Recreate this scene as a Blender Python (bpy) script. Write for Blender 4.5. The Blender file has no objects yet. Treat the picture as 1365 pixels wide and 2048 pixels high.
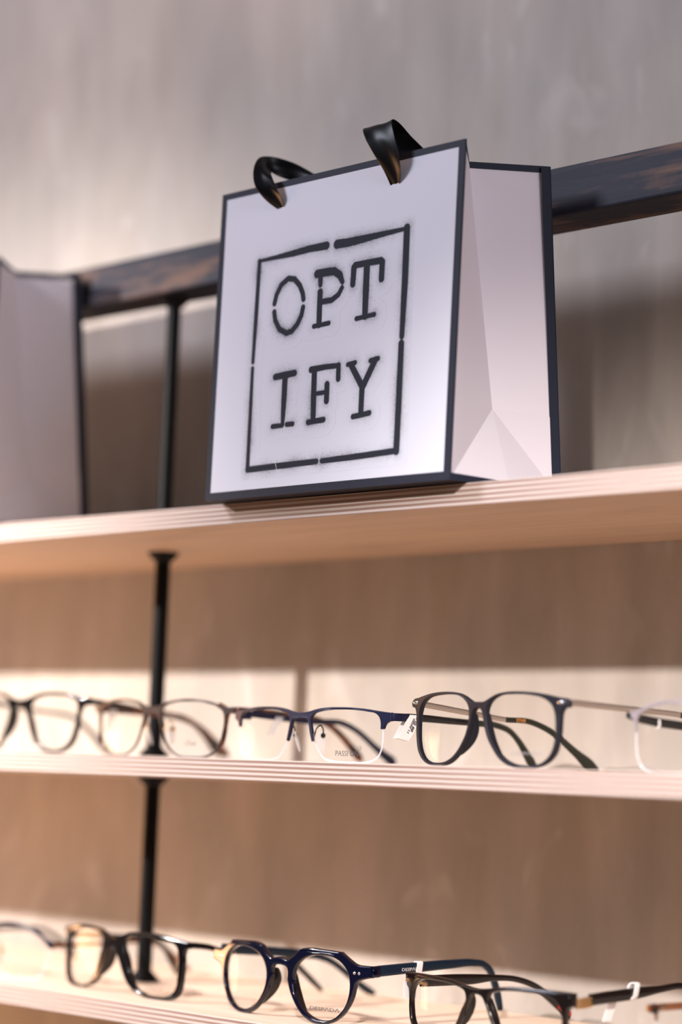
import bpy, bmesh, math, random
import numpy as np
from mathutils import Vector, Matrix

random.seed(4)
rng = np.random.RandomState(4)
SC = bpy.context.scene
COL = SC.collection
R = math.radians

# ------------------------------------------------------------------ camera
# shelves run along X, the wall is at +Y, Z is up; the top of the middle shelf is z = 0
PSI, PITCH, ROLL = 0.7942479, 0.11566472, 0.03741395
cam_d = bpy.data.cameras.new('camera')
cam = bpy.data.objects.new('camera', cam_d)
COL.objects.link(cam)
fw = Vector((-math.sin(PSI) * math.cos(PITCH), math.cos(PSI) * math.cos(PITCH), math.sin(PITCH)))
rt = Vector((math.cos(PSI), math.sin(PSI), 0))
up = rt.cross(fw)
r2 = rt * math.cos(ROLL) + up * math.sin(ROLL)
u2 = up * math.cos(ROLL) - rt * math.sin(ROLL)
cam.matrix_world = Matrix(((r2.x, u2.x, -fw.x, 0.95), (r2.y, u2.y, -fw.y, -0.95), (r2.z, u2.z, -fw.z, -0.0066), (0, 0, 0, 1)))
cam_d.sensor_fit = 'VERTICAL'
cam_d.sensor_height = 36.0
cam_d.lens = 4500.0 / 2048.0 * 36.0
cam_d.clip_start = 0.02
cam_d.dof.use_dof = True
cam_d.dof.focus_distance = 1.36
cam_d.dof.aperture_fstop = 2.5
SC.camera = cam

# ------------------------------------------------------------------ world, lights, exposure
w = bpy.data.worlds.new('world'); SC.world = w; w.use_nodes = True
bg = w.node_tree.nodes['Background']
bg.inputs[0].default_value = (0.95, 0.82, 0.76, 1)
bg.inputs[1].default_value = 0.12
SC.view_settings.view_transform = 'Standard'
SC.view_settings.look = 'None'
SC.view_settings.gamma = 1.0
SC.view_settings.exposure = 0.0
SC.cycles.transparent_max_bounces = 24
SC.cycles.max_bounces = 12

def lamp(name, kind, loc, energy, color, size=0.03, aim=None, spot=None, size_y=None, blend=0.5):
    d = bpy.data.lights.new(name, kind)
    d.energy = energy; d.color = color
    if kind == 'AREA':
        d.size = size
        if size_y: d.shape = 'RECTANGLE'; d.size_y = size_y
    else:
        d.shadow_soft_size = size
    if kind == 'SPOT':
        d.spot_size = R(spot or 60); d.spot_blend = blend
    o = bpy.data.objects.new(name, d); COL.objects.link(o)
    o.location = loc
    if aim is not None:
        o.rotation_euler = (Vector(aim) - Vector(loc)).to_track_quat('-Z', 'Y').to_euler()
    return o

# shop spotlight up to the left of the shelves, another to the right
lamp('spot_left', 'SPOT', (-0.80, -0.85, 0.50), 192.0, (1.0, 0.92, 0.865), 0.016, (-0.62, 0.1, -0.03), 66, blend=1.0)
lamp('spot_right', 'SPOT', (0.62, -0.85, 0.50), 118.0, (1.0, 0.935, 0.905), 0.016, (0.22, 0.1, -0.12), 45, blend=1.0)
# cool daylight from a shop window high in front, left
lamp('window_light', 'AREA', (-1.3, -1.7, 1.5), 60.0, (0.82, 0.85, 1.0), 0.6, (-0.1, 0.1, 0.3), size_y=0.6)
# added warm fills, in place of light bounced off the left shelves
lamp('warm_lamp', 'AREA', (-1.9, -0.30, -0.30), 29.0, (1.0, 0.50, 0.24), 0.7, (-0.40, 0.2, -0.16), size_y=0.70)
lamp('warm_lamp_low', 'SPOT', (-1.05, -0.55, -0.72), 22.0, (1.0, 0.58, 0.32), 0.12, (-0.72, 0.2, -0.27), 42, blend=1.0)  # added to brighten the wall below the lowest shelf
# daylight from the open shop to the right
lamp('daylight_right', 'AREA', (2.2, -0.5, 0.9), 26.0, (0.90, 0.86, 1.0), 1.0, (-0.1, 0.0, 0.3), size_y=1.0)

# ------------------------------------------------------------------ helpers
def link(o, parent=None):
    COL.objects.link(o)
    if parent: o.parent = parent
    return o

def tag(o, label=None, cat=None, group=None, kind=None):
    if label: o['label'] = label
    if cat: o['category'] = cat
    if group: o['group'] = group
    if kind: o['kind'] = kind
    return o

def empty(name, loc=(0, 0, 0), rz=0.0):
    o = bpy.data.objects.new(name, None); COL.objects.link(o)
    o.location = loc; o.rotation_euler = (0, 0, rz); o.empty_display_size = 0.02
    return o

def copy_tree(o, parent=None):
    c = o.copy(); COL.objects.link(c); c.parent = parent
    for ch in list(o.children): copy_tree(ch, c)
    return c

class MB:
    """collects polygons, linked as one mesh object"""
    def __init__(s): s.v = []; s.f = []; s.m = []
    def add(s, vs, fs, mi=0):
        n = len(s.v); s.v += [tuple(p) for p in vs]
        s.f += [[i + n for i in q] for q in fs]; s.m += [mi] * len(fs)
    def box(s, a, b, mi=0, bev=0.0):
        x0, y0, z0 = a; x1, y1, z1 = b
        if bev:
            bm = bmesh.new(); bmesh.ops.create_cube(bm, size=1)
            for v in bm.verts:
                v.co = Vector((x0 + (v.co.x + .5) * (x1 - x0), y0 + (v.co.y + .5) * (y1 - y0), z0 + (v.co.z + .5) * (z1 - z0)))
            bmesh.ops.bevel(bm, geom=bm.edges[:], offset=bev, segments=2, affect='EDGES', profile=0.5)
            bm.verts.index_update()
            s.add([v.co.copy() for v in bm.verts], [[v.index for v in f.verts] for f in bm.faces], mi); bm.free()
            return
        s.add([(x0, y0, z0), (x1, y0, z0), (x1, y1, z0), (x0, y1, z0), (x0, y0, z1), (x1, y0, z1), (x1, y1, z1), (x0, y1, z1)],
              [(0, 3, 2, 1), (4, 5, 6, 7), (0, 1, 5, 4), (1, 2, 6, 5), (2, 3, 7, 6), (3, 0, 4, 7)], mi)
    def lathe(s, prof, c, n=24, mi=0, axis='Z'):
        vs = []; fs = []
        for r, h in prof:
            for k in range(n):
                a = 2 * math.pi * k / n
                p = (r * math.cos(a), r * math.sin(a), h)
                if axis == 'Y': p = (p[0], h, p[1])
                if axis == 'X': p = (h, p[0], p[1])
                vs.append((c[0] + p[0], c[1] + p[1], c[2] + p[2]))
        for i in range(len(prof) - 1):
            for k in range(n):
                fs.append((i * n + k, i * n + (k + 1) % n, (i + 1) * n + (k + 1) % n, (i + 1) * n + k))
        fs.append(tuple(range(n))[::-1]); fs.append(tuple(range((len(prof) - 1) * n, len(prof) * n)))
        s.add(vs, fs, mi)
    def ball(s, c, r, n=12, mi=0):
        rx, ry, rz = (r, r, r) if not isinstance(r, tuple) else r
        vs = []; fs = []
        for i in range(n + 1):
            t = math.pi * i / n
            for k in range(2 * n):
                a = math.pi * k / n
                vs.append((c[0] + rx * math.sin(t) * math.cos(a), c[1] + ry * math.sin(t) * math.sin(a), c[2] + rz * math.cos(t)))
        for i in range(n):
            for k in range(2 * n):
                fs.append((i * 2 * n + k, (i + 1) * 2 * n + k, (i + 1) * 2 * n + (k + 1) % (2 * n), i * 2 * n + (k + 1) % (2 * n)))
        s.add(vs, fs, mi)
    def sweep(s, path, hs, ts, side=(1, 0, 0), n=12, mi=0, pw=3.0):
        """rounded section (height hs, thickness ts) along path; side = thickness direction"""
        P = [Vector(p) for p in path]; m = len(P); vs = []; fs = []
        for i in range(m):
            t = (P[min(i + 1, m - 1)] - P[max(i - 1, 0)]).normalized()
            sd = Vector(side[i] if isinstance(side, list) else side); sd = (sd - t * sd.dot(t)).normalized(); hd = sd.cross(t)
            h = (hs[i] if isinstance(hs, (list, tuple)) else hs) / 2; th = (ts[i] if isinstance(ts, (list, tuple)) else ts) / 2
            for k in range(n):
                a = 2 * math.pi * (k + .5) / n; ca, sa = math.cos(a), math.sin(a)
                x = math.copysign(abs(ca) ** (2 / pw), ca) * th; y = math.copysign(abs(sa) ** (2 / pw), sa) * h
                vs.append(P[i] + sd * x + hd * y)
        for i in range(m - 1):
            for k in range(n):
                fs.append((i * n + k, i * n + (k + 1) % n, (i + 1) * n + (k + 1) % n, (i + 1) * n + k))
        fs.append(tuple(range(n))[::-1]); fs.append(tuple(range((m - 1) * n, m * n)))
        s.add(vs, fs, mi)
    def build(s, name, mats, parent=None, smooth=35):
        me = bpy.data.meshes.new(name)
        me.from_pydata([tuple(v) for v in s.v], [], [list(f) for f in s.f])
        for m in (mats if isinstance(mats, (list, tuple)) else [mats]): me.materials.append(m)
        me.polygons.foreach_set('material_index', s.m)
        finish(me, smooth)
        return link(bpy.data.objects.new(name, me), parent)

def finish(me, smooth=35):
    bm = bmesh.new(); bm.from_mesh(me)
    bmesh.ops.recalc_face_normals(bm, faces=bm.faces[:])
    if smooth:
        lim = R(smooth)
        for e in bm.edges:
            if len(e.link_faces) == 2: e.smooth = e.calc_face_angle(0) < lim
            else: e.smooth = False
        for f in bm.faces: f.smooth = True
    bm.to_mesh(me); bm.free(); me.update()

def catmull(pts, sub=4, closed=True, corners=()):
    """smooth curve through pts (tuples of any length)"""
    P = [np.array(p, float) for p in pts]; n = len(P); out = []
    def tang(i):
        if i % n in corners: return 0 * P[0]
        if closed: a, b = P[(i - 1) % n], P[(i + 1) % n]
        else: a, b = P[max(i - 1, 0)], P[min(i + 1, n - 1)]
        c = P[i % n]
        d1 = np.linalg.norm(c - a) + 1e-9; d2 = np.linalg.norm(b - c) + 1e-9
        t = (c - a) / d1 * d2 / (d1 + d2) + (b - c) / d2 * d1 / (d1 + d2)
        return t
    for i in range(n if closed else n - 1):
        p0, p1 = P[i], P[(i + 1) % n]; L = np.linalg.norm(p1 - p0)
        t0, t1 = tang(i) * L, tang((i + 1) % n) * L
        for k in range(sub):
            s = k / sub
            out.append((2 * s**3 - 3 * s**2 + 1) * p0 + (s**3 - 2 * s**2 + s) * t0 + (-2 * s**3 + 3 * s**2) * p1 + (s**3 - s**2) * t1)
    if not closed: out.append(P[-1])
    return [tuple(p) for p in out]

def inset(loop, d):
    """move a closed 2D loop inwards by d"""
    n = len(loop); P = np.array(loop); area = 0.5 * sum(P[i][0] * P[(i + 1) % n][1] - P[(i + 1) % n][0] * P[i][1] for i in range(n))
    sg = 1 if area > 0 else -1; out = []
    for i in range(n):
        t = P[(i + 1) % n] - P[i - 1]; t = t / (np.linalg.norm(t) + 1e-9)
        out.append((P[i][0] - sg * t[1] * d, P[i][1] + sg * t[0] * d))
    return out

def temp_mesh(curve):
    o = bpy.data.objects.new('tmp', curve); COL.objects.link(o)
    dg = bpy.context.evaluated_depsgraph_get()
    me = bpy.data.meshes.new_from_object(o.evaluated_get(dg))
    bpy.data.objects.remove(o); bpy.data.curves.remove(curve)
    return me

def plate(splines, thick, bevel, name='plate', res=2):
    """a flat plate cut to outlines (first = outer, rest = holes), in XY with thickness in Z"""
    c = bpy.data.curves.new(name, 'CURVE'); c.dimensions = '2D'; c.fill_mode = 'BOTH'
    for k, sp in enumerate(splines):
        s = c.splines.new('POLY'); s.points.add(len(sp) - 1)
        for p, q in zip(s.points, sp): p.co = (q[0], q[1], 0, 1)
        s.use_cyclic_u = True
    c.extrude = thick / 2 - bevel; c.bevel_depth = bevel; c.bevel_resolution = res; c.offset = -bevel
    return temp_mesh(c)

def text_mesh(txt, size, wide=1.0, bold=0.0, spacing=1.0):
    c = bpy.data.curves.new('text', 'FONT'); c.body = txt; c.size = size; c.offset = bold; c.space_character = spacing
    c.align_x = 'CENTER'; c.resolution_u = 3
    me = temp_mesh(c)
    for v in me.vertices: v.co.x *= wide
    return me

# ------------------------------------------------------------------ materials
def mat(name, color=(.5, .5, .5), rough=.5, metal=0.0, spec=0.5, coat=0.0, alpha=None):
    m = bpy.data.materials.new(name); m.use_nodes = True
    b = m.node_tree.nodes['Principled BSDF']
    b.inputs['Base Color'].default_value = (*color, 1)
    b.inputs['Roughness'].default_value = rough; b.inputs['Metallic'].default_value = metal
    b.inputs['Specular IOR Level'].default_value = spec
    b.inputs['Coat Weight'].default_value = coat
    return m

def N(m, t, **kw):
    n = m.node_tree.nodes.new(t)
    for k, v in kw.items():
        if k in n.inputs: n.inputs[k].default_value = v
        else: setattr(n, k, v)
    return n

def L(m, a, b): m.node_tree.links.new(a, b)

def coords(m, scale=(1, 1, 1), rot=(0, 0, 0)):
    tc = N(m, 'ShaderNodeTexCoord'); mp = N(m, 'ShaderNodeMapping')
    mp.inputs['Scale'].default_value = scale; mp.inputs['Rotation'].default_value = rot
    L(m, tc.outputs['Object'], mp.inputs['Vector']); return mp.outputs[0]

def ramp(m, fac, stops):
    r = N(m, 'ShaderNodeValToRGB'); e = r.color_ramp.elements
    while len(e) < len(stops): e.new(0.5)
    for k, (p, c) in enumerate(stops): e[k].position = p; e[k].color = (*c, 1)
    L(m, fac, r.inputs[0]); return r.outputs[0]

def noise(m, vec, scale, detail=4, rough=.5, dist=0.0):
    n = N(m, 'ShaderNodeTexNoise', Scale=scale, Detail=detail, Roughness=rough, Distortion=dist)
    L(m, vec, n.inputs['Vector']); return n.outputs['Fac']

def mixc(m, fac, a, b, mode='MIX'):
    n = N(m, 'ShaderNodeMix', data_type='RGBA', blend_type=mode)
    if isinstance(fac, (int, float)): n.inputs[0].default_value = fac
    else: L(m, fac, n.inputs[0])
    for k, x in ((6, a), (7, b)):
        if isinstance(x, tuple): n.inputs[k].default_value = (*x, 1)
        else: L(m, x, n.inputs[k])
    return n.outputs[2]

def math_(m, op, a, b=None, clamp=False):
    n = N(m, 'ShaderNodeMath', operation=op, use_clamp=clamp)
    for k, x in ((0, a), (1, b)):
        if x is None: continue
        if isinstance(x, (int, float)): n.inputs[k].default_value = x
        else: L(m, x, n.inputs[k])
    return n.outputs[0]

def bump(m, h, strength, dist):
    b = N(m, 'ShaderNodeBump', Strength=strength, Distance=dist)
    L(m, h, b.inputs['Height']); L(m, b.outputs[0], m.node_tree.nodes['Principled BSDF'].inputs['Normal'])

def base(m): return m.node_tree.nodes['Principled BSDF'].inputs['Base Color']

M = {}
# troweled grey-beige plaster with soft vertical streaks
m = M['plaster'] = mat('plaster', rough=.72, spec=.25)
v1 = coords(m, (9, 9, 2.2)); v2 = coords(m, (3, 3, 2)); v3 = coords(m, (1, 1, 1))
a = noise(m, v1, 3.0, 5, .55, .3); b = noise(m, v2, 2.2, 3, .5, .6)
c1 = ramp(m, a, [(.3, (.31, .275, .243)), (.7, (.39, .349, .314))])
c2 = ramp(m, b, [(.35, (.88, .88, .90)), (.65, (1.06, 1.03, 1.0))])
cc = mixc(m, 1.0, c1, c2, 'MULTIPLY')
sm = noise(m, coords(m, (5, 5, 3.2), (0, 0, 0)), 4.0, 2, .4, 1.2)
cc = mixc(m, math_(m, 'MULTIPLY', ramp(m, sm, [(.62, (0, 0, 0)), (.74, (1, 1, 1))]), .24), cc, (.56, .52, .50))
L(m, cc, base(m))
f = noise(m, coords(m, (1, 1, 1)), 420, 3, .6)
bump(m, math_(m, 'ADD', math_(m, 'MULTIPLY', f, .12), math_(m, 'MULTIPLY', a, .8)), .35, .0012)

# birch plywood: face veneer on top/bottom, plies on the front edge
def plywood(name, face_a, face_b, thick, light=(.48, .405, .365), dark=(.24, .15, .12)):
    m = mat(name, rough=.55, spec=.3)
    g = coords(m, (1.1, 26, 26)); gn = noise(m, g, 5.0, 6, .62, .8)
    g2 = noise(m, coords(m, (2.2, 9, 9)), 2.5, 3, .5, 1.5)
    fine = noise(m, coords(m, (8, 420, 420)), 1.6, 3, .6)
    face = mixc(m, ramp(m, gn, [(.32, (0, 0, 0)), (.68, (1, 1, 1))]), face_a, face_b)
    face = mixc(m, math_(m, 'MULTIPLY', ramp(m, g2, [(.58, (0, 0, 0)), (.70, (1, 1, 1))]), .35), face, tuple(x * .62 for x in face_a))
    face = mixc(m, math_(m, 'MULTIPLY', fine, .22), face, tuple(x * .7 for x in face_a))
    tc = N(m, 'ShaderNodeTexCoord'); sx = N(m, 'ShaderNodeSeparateXYZ'); L(m, tc.outputs['Object'], sx.inputs[0])
    wob = noise(m, coords(m, (14, 1, 60)), 1.5, 3, .6)
    z = math_(m, 'ADD', sx.outputs[2], math_(m, 'MULTIPLY', math_(m, 'SUBTRACT', wob, .5), .00055))
    ph = math_(m, 'FRACT', math_(m, 'MULTIPLY', z, 4.5 / thick))
    tri = math_(m, 'ABSOLUTE', math_(m, 'SUBTRACT', ph, .5))
    lay = ramp(m, tri, [(.20, (0, 0, 0)), (.30, (1, 1, 1))])
    grit = noise(m, coords(m, (300, 300, 1400)), 2.2, 3, .7)
    streak = noise(m, coords(m, (22, 1, 260)), 1.6, 4, .6)
    dk = mixc(m, grit, tuple(x * .62 for x in dark), tuple(min(1, x * 1.35) for x in dark))
    lt = mixc(m, streak, tuple(x * .90 for x in light), tuple(min(1, x * 1.1) for x in light))
    edge = mixc(m, lay, dk, lt)
    knots = ramp(m, noise(m, coords(m, (30, 1, 300)), 1.0, 2, .5), [(.70, (0, 0, 0)), (.76, (1, 1, 1))])
    edge = mixc(m, math_(m, 'MULTIPLY', knots, .5), edge, (.25, .13, .08))
    ge = N(m, 'ShaderNodeNewGeometry'); sn = N(m, 'ShaderNodeSeparateXYZ'); L(m, ge.outputs['True Normal'], sn.inputs[0])
    side = math_(m, 'LESS_THAN', math_(m, 'ABSOLUTE', sn.outputs[2]), .5)
    L(m, mixc(m, side, face, edge), base(m))
    bump(m, math_(m, 'ADD', math_(m, 'MULTIPLY', lay, .5), math_(m, 'MULTIPLY', grit, .5)), .25, .0003)
    return m
M['ply'] = plywood('birch_plywood', (.46, .32, .22), (.57, .41, .29), .0133)  # top shelf: shade of the underside put into the face colour
M['ply_pale'] = plywood('pale_birch_plywood', (.65, .485, .365), (.75, .595, .475), .0133)  # same wood, face colour lightened to stand for strong light and more bounce

# dark stained worn timber of the rail
m = M['rail'] = mat('dark_stained_wood', rough=.6, spec=.22)
gv = coords(m, (2.0, 30, 30)); a = noise(m, gv, 4, 5, .6, .5); b = noise(m, coords(m, (9, 9, 30)), 1.6, 4, .6, .5)
c1 = mixc(m, ramp(m, a, [(.3, (0, 0, 0)), (.7, (1, 1, 1))]), (.010, .011, .020), (.030, .028, .040))
L(m, mixc(m, math_(m, 'MULTIPLY', ramp(m, math_(m, 'MULTIPLY', a, b), [(.26, (0, 0, 0)), (.40, (1, 1, 1))]), .9), c1, (.16, .085, .055)), base(m))
bump(m, a, .3, .0006)

M['rod'] = mat('black_metal', (.0025, .0025, .003), .5, 0, .12)
M['paper'] = mat('white_card', (.59, .59, .65), .7, 0, .1)
M['paper_side'] = mat('white_kraft_card', (.63, .58, .60), .6, 0, .25)
M['border'] = mat('charcoal_print', (.015, .018, .030), .6, 0, .16)
M['satin'] = mat('black_satin', (.002, .002, .003), .42, 0, .22)
b = M['satin'].node_tree.nodes['Principled BSDF']; b.inputs['Sheen Weight'].default_value = .0
m = M['logo'] = mat('spray_ink', rough=.7, spec=.1)
at = N(m, 'ShaderNodeAttribute', attribute_name='ink')
L(m, mixc(m, at.outputs['Fac'], (.59, .59, .65), (.020, .023, .032)), base(m))

M['matte_black'] = mat('matte_navy_black', (.006, .006, .011), .5, 0, .25)
M['navy_metal'] = mat('satin_navy_metal', (.004, .0055, .028), .4, .2, .35)
M['gloss_navy'] = mat('glossy_navy_acetate', (.001, .0018, .010), .10, 0, .4, .2)
M['teal'] = mat('dark_teal_acetate', (.003, .012, .026), .4, 0, .3)
M['gloss_black'] = mat('glossy_black_acetate', (.002, .002, .003), .12, 0, .4, .1)
M['brown_black'] = mat('black_brown_acetate', (.005, .003, .003), .16, 0, .4, .1)
M['smoke'] = mat('dark_bronze_metal', (.040, .026, .022), .35, .3, .4)
M['olive_black'] = mat('black_olive_tip', (.010, .012, .007), .4, 0, .4)
M['silver'] = mat('brushed_silver', (.50, .43, .38), .3, .9, .5)
M['gold'] = mat('brushed_gold', (.55, .36, .17), .34, .9, .5)
M['steel'] = mat('rivet_steel', (.75, .73, .75), .18, 1.0, .5)
M['print'] = mat('black_print', (.03, .025, .03), .5)
M['print_grey'] = mat('grey_print', (.22, .20, .20), .5)
M['print_white'] = mat('white_print', (.75, .72, .72), .5)
M['orange_print'] = mat('orange_print', (.85, .32, .06), .4)
M['tag_paper'] = mat('tag_paper', (.78, .74, .72), .55)
M['red'] = mat('red_acetate', (.55, .02, .02), .3)
M['blue'] = mat('blue_acetate', (.02, .05, .5), .3)
m = M['tortoise'] = mat('tortoiseshell_acetate', rough=.14, spec=.6, coat=.4)
tn = noise(m, coords(m, (1, 1, 1)), 190, 2, .5, 1.0)
L(m, ramp(m, tn, [(.42, (.010, .005, .004)), (.60, (.17, .045, .012))]), base(m))
M['amber'] = mat('amber_brown_acetate', (.20, .065, .015), .2, 0, .6)
M['bluegrey'] = mat('dark_navy_metal', (.010, .011, .030), .35, .2, .35)

def clear(name, color, f0, rough=.02, tint=1.0, body=0.0):
    """thin clear plastic: transmits, with a weak mirror reflection"""
    m = bpy.data.materials.new(name); m.use_nodes = True; nt = m.node_tree; nt.nodes.clear()
    out = nt.nodes.new('ShaderNodeOutputMaterial'); t = nt.nodes.new('ShaderNodeBsdfTransparent'); g = nt.nodes.new('ShaderNodeBsdfGlossy')
    t.inputs[0].default_value = (*color, 1); g.inputs[0].default_value = (.95, .97, 1, 1); g.inputs[1].default_value = rough
    fr = nt.nodes.new('ShaderNodeFresnel'); fr.inputs[0].default_value = f0
    mx = nt.nodes.new('ShaderNodeMixShader')
    ge = nt.nodes.new('ShaderNodeNewGeometry'); sw = nt.nodes.new('ShaderNodeMix')      # same reflectance from either side of the sheet
    sw.inputs[2].default_value = f0; sw.inputs[3].default_value = 1 / f0
    L(m, ge.outputs['Backfacing'], sw.inputs[0]); L(m, sw.outputs[0], fr.inputs[0])
    L(m, fr.outputs[0], mx.inputs[0]); L(m, t.outputs[0], mx.inputs[1]); L(m, g.outputs[0], mx.inputs[2])
    res = mx.outputs[0]
    if body:
        d = nt.nodes.new('ShaderNodeBsdfDiffuse'); d.inputs[0].default_value = (.9, .9, .92, 1)
        m2 = nt.nodes.new('ShaderNodeMixShader'); m2.inputs[0].default_value = body
        L(m, res, m2.inputs[1]); L(m, d.outputs[0], m2.inputs[2]); res = m2.outputs[0]
    L(m, res, out.inputs[0]); return m
M['lens'] = clear('clear_lens', (.985, .985, .98), 1.13)
M['silicone'] = clear('clear_silicone', (.90, .88, .87), 1.45, .15, body=.30)
M['clear_tag'] = clear('clear_plastic', (.93, .93, .94), 1.5, .1, body=.35)
M['nylon'] = clear('clear_nylon', (.85, .85, .88), 1.5, .1, body=.25)

# stencil strokes on the bag front: points (mm) and stroke widths (mm)
LOGO =  [[[[-64.5,150.3],[-49.7,150.6],[-34.6,151.0],[-19.7,151.8],[-4.9,151.7]],[2.08,2.72,3.68,4.0,4.48]],[[[4.2,151.2],[14.4,150.9],[23.9,151.2],[43.8,151.9],[63.3,152.4]],[4.96,4.8,4.4,3.2,2.24]],[[[63.0,152.7],[62.8,119.2],[61.8,87.7]],[4.54,4.54,3.58]],[[[61.6,83.5],[61.2,52.9],[60.5,19.6]],[4.06,4.3,4.3]],[[[61.0,19.8],[30.7,18.9],[-1.9,18.3]],[3.36,3.36,3.04]],[[[-6.7,18.4],[-31.9,18.1],[-68.6,17.6]],[3.2,3.52,3.52]],[[[-65.4,150.2],[-66.4,118.2],[-67.7,85.8]],[3.11,3.35,2.63]],[[[-67.8,81.8],[-68.2,47.4],[-68.6,17.4]],[2.63,2.87,3.11]],[[[-49.9,121.1],[-48.3,126.6],[-44.2,132.3],[-38.1,135.5],[-32.4,134.4],[-27.4,129.7],[-24.6,124.5],[-23.7,120.7]],[3.32,3.32,3.32,3.32,3.32,3.32,3.32,3.32]],[[[-49.8,115.7],[-48.6,110.3],[-44.5,104.2],[-38.0,101.0],[-33.0,101.7],[-28.2,105.7],[-25.0,110.6],[-23.8,115.5]],[3.32,3.32,3.32,3.32,3.32,3.32,3.32,3.32]],[[[-12.3,134.9],[-5.2,135.0],[2.7,134.7],[7.7,131.6],[10.1,127.1]],[4.69,4.69,4.49,4.3,3.13]],[[[-9.2,133.8],[-9.1,127.7]],[3.82,3.11]],[[[-9.0,123.2],[-9.1,113.0],[-9.0,103.0]],[4.06,4.06,4.06]],[[[9.9,123.5],[7.1,119.6],[1.2,116.9],[-7.3,116.9]],[2.93,3.13,3.32,3.32]],[[[-13.6,102.4],[-7.1,102.6],[-0.4,102.9]],[2.72,2.72,2.72]],[[[20.6,135.9],[30.6,136.0],[42.3,135.9]],[3.68,3.68,3.84]],[[[19.7,134.7],[19.1,124.5]],[4.06,3.82]],[[[43.5,134.9],[43.3,124.7]],[4.06,4.06]],[[[30.7,134.5],[30.5,119.2],[30.5,103.5]],[4.54,4.54,4.06]],[[[23.2,102.8],[31.1,103.2],[38.4,103.6]],[2.72,2.72,2.72]],[[[-46.5,74.2],[-37.7,74.6],[-29.0,75.0]],[3.68,4.0,3.68]],[[[-37.4,73.5],[-37.7,57.8],[-38.1,43.5]],[4.3,4.06,2.87]],[[[-47.2,43.1],[-38.4,43.1]],[2.88,2.72]],[[[-34.4,43.4],[-29.0,43.3]],[2.88,2.88]],[[[-14.4,75.5],[-2.0,76.0],[9.1,75.7]],[3.68,3.2,2.88]],[[[9.5,75.8],[9.6,67.5]],[3.35,3.35]],[[[-11.4,74.3],[-11.3,59.7],[-11.0,44.2]],[4.06,4.06,3.82]],[[[-9.7,60.2],[-0.6,60.4]],[2.56,2.56]],[[[0.1,65.0],[0.1,55.0]],[3.82,3.82]],[[[-15.4,43.1],[-8.7,43.3],[-1.8,43.6]],[3.2,3.2,3.2]],[[[17.4,75.4],[23.7,76.0]],[2.72,2.72]],[[[36.5,75.8],[42.9,76.5]],[2.88,2.88]],[[[20.2,75.0],[30.3,60.8]],[3.82,4.06]],[[[40.4,75.6],[30.9,60.8]],[4.06,4.06]],[[[30.3,61.7],[30.1,53.3],[30.0,44.1]],[4.06,3.82,3.82]],[[[23.3,43.2],[30.0,43.6],[37.2,44.3]],[3.04,3.04,3.04]]]
# the two edges of each ribbon handle, metres
HANDLES = [( [[0.0303, -0.0155, 0.3425], [0.028, -0.02, 0.3511], [0.0246, -0.026, 0.3617], [0.0198, -0.028, 0.3712], [0.0122, -0.022, 0.3799], [0.0099, -0.012, 0.3807], [0.0132, -0.002, 0.3753], [0.0183, 0.004, 0.3673], [0.0249, 0.004, 0.3606]],  [[0.0378, -0.0155, 0.3425], [0.0411, -0.018, 0.3484], [0.0429, -0.022, 0.3579], [0.041, -0.024, 0.3684], [0.0345, -0.02, 0.3815], [0.031, -0.01, 0.382], [0.0309, 0.0, 0.3772], [0.0364, 0.006, 0.3693], [0.0424, 0.006, 0.3627]]),
           ( [[-0.0684, -0.0155, 0.3434], [-0.0756, -0.019, 0.3493], [-0.0787, -0.026, 0.358], [-0.0808, -0.026, 0.3687], [-0.0828, -0.02, 0.3781], [-0.0835, -0.01, 0.3814], [-0.0754, 0.0, 0.379], [-0.0591, 0.006, 0.3697], [-0.0488, 0.006, 0.3632]],  [[-0.0625, -0.0155, 0.3444], [-0.0625, -0.018, 0.3507], [-0.0653, -0.02, 0.3564], [-0.0677, -0.021, 0.3618], [-0.0748, -0.016, 0.3676], [-0.0815, -0.006, 0.3692], [-0.077, 0.0, 0.3672], [-0.0696, 0.004, 0.3652], [-0.0625, 0.004, 0.3618]])]

# ------------------------------------------------------------------ the setting
g = MB(); g.add([(-3.2, .20, -1.2), (2.2, .20, -1.2), (2.2, .20, 1.6), (-3.2, .20, 1.6), (-3.2, .26, -1.2), (2.2, .26, -1.2), (2.2, .26, 1.6), (-3.2, .26, 1.6)],
      [(0, 1, 2, 3), (5, 4, 7, 6), (3, 2, 6, 7), (0, 4, 5, 1), (0, 3, 7, 4), (1, 5, 6, 2)])
tag(g.build('wall_back', M['plaster']), kind='structure')

g = MB(); g.box((-3.2, -3.4, -1.25), (2.8, .20, -1.20))
m = M['floor'] = mat('floor_concrete', (.20, .18, .165), .6)
L(m, ramp(m, noise(m, coords(m, (2, 2, 2)), 3, 5, .6), [(.3, (.17, .155, .14)), (.7, (.24, .215, .195))]), base(m))
tag(g.build('floor', M['floor']), kind='structure')

# ------------------------------------------------------------------ shelves, rods and rail
T = .0133
Z1, Z2, Z3 = .162, 0.0, -.159
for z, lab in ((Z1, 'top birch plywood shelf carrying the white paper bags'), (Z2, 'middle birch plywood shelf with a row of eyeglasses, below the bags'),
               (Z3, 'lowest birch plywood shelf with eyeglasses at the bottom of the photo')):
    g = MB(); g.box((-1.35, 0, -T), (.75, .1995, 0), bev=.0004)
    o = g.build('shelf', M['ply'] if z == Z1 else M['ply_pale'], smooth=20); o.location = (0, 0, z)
    tag(o, lab, 'shelf', 'plywood shelves on the wall')

g = MB(); g.box((-1.35, .085, .3375), (.75, .122, .3685), bev=.0015)
tag(g.build('wooden_rail', M['rail'], smooth=20), 'dark stained worn wooden rail running behind the paper bags', 'rail')

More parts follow.
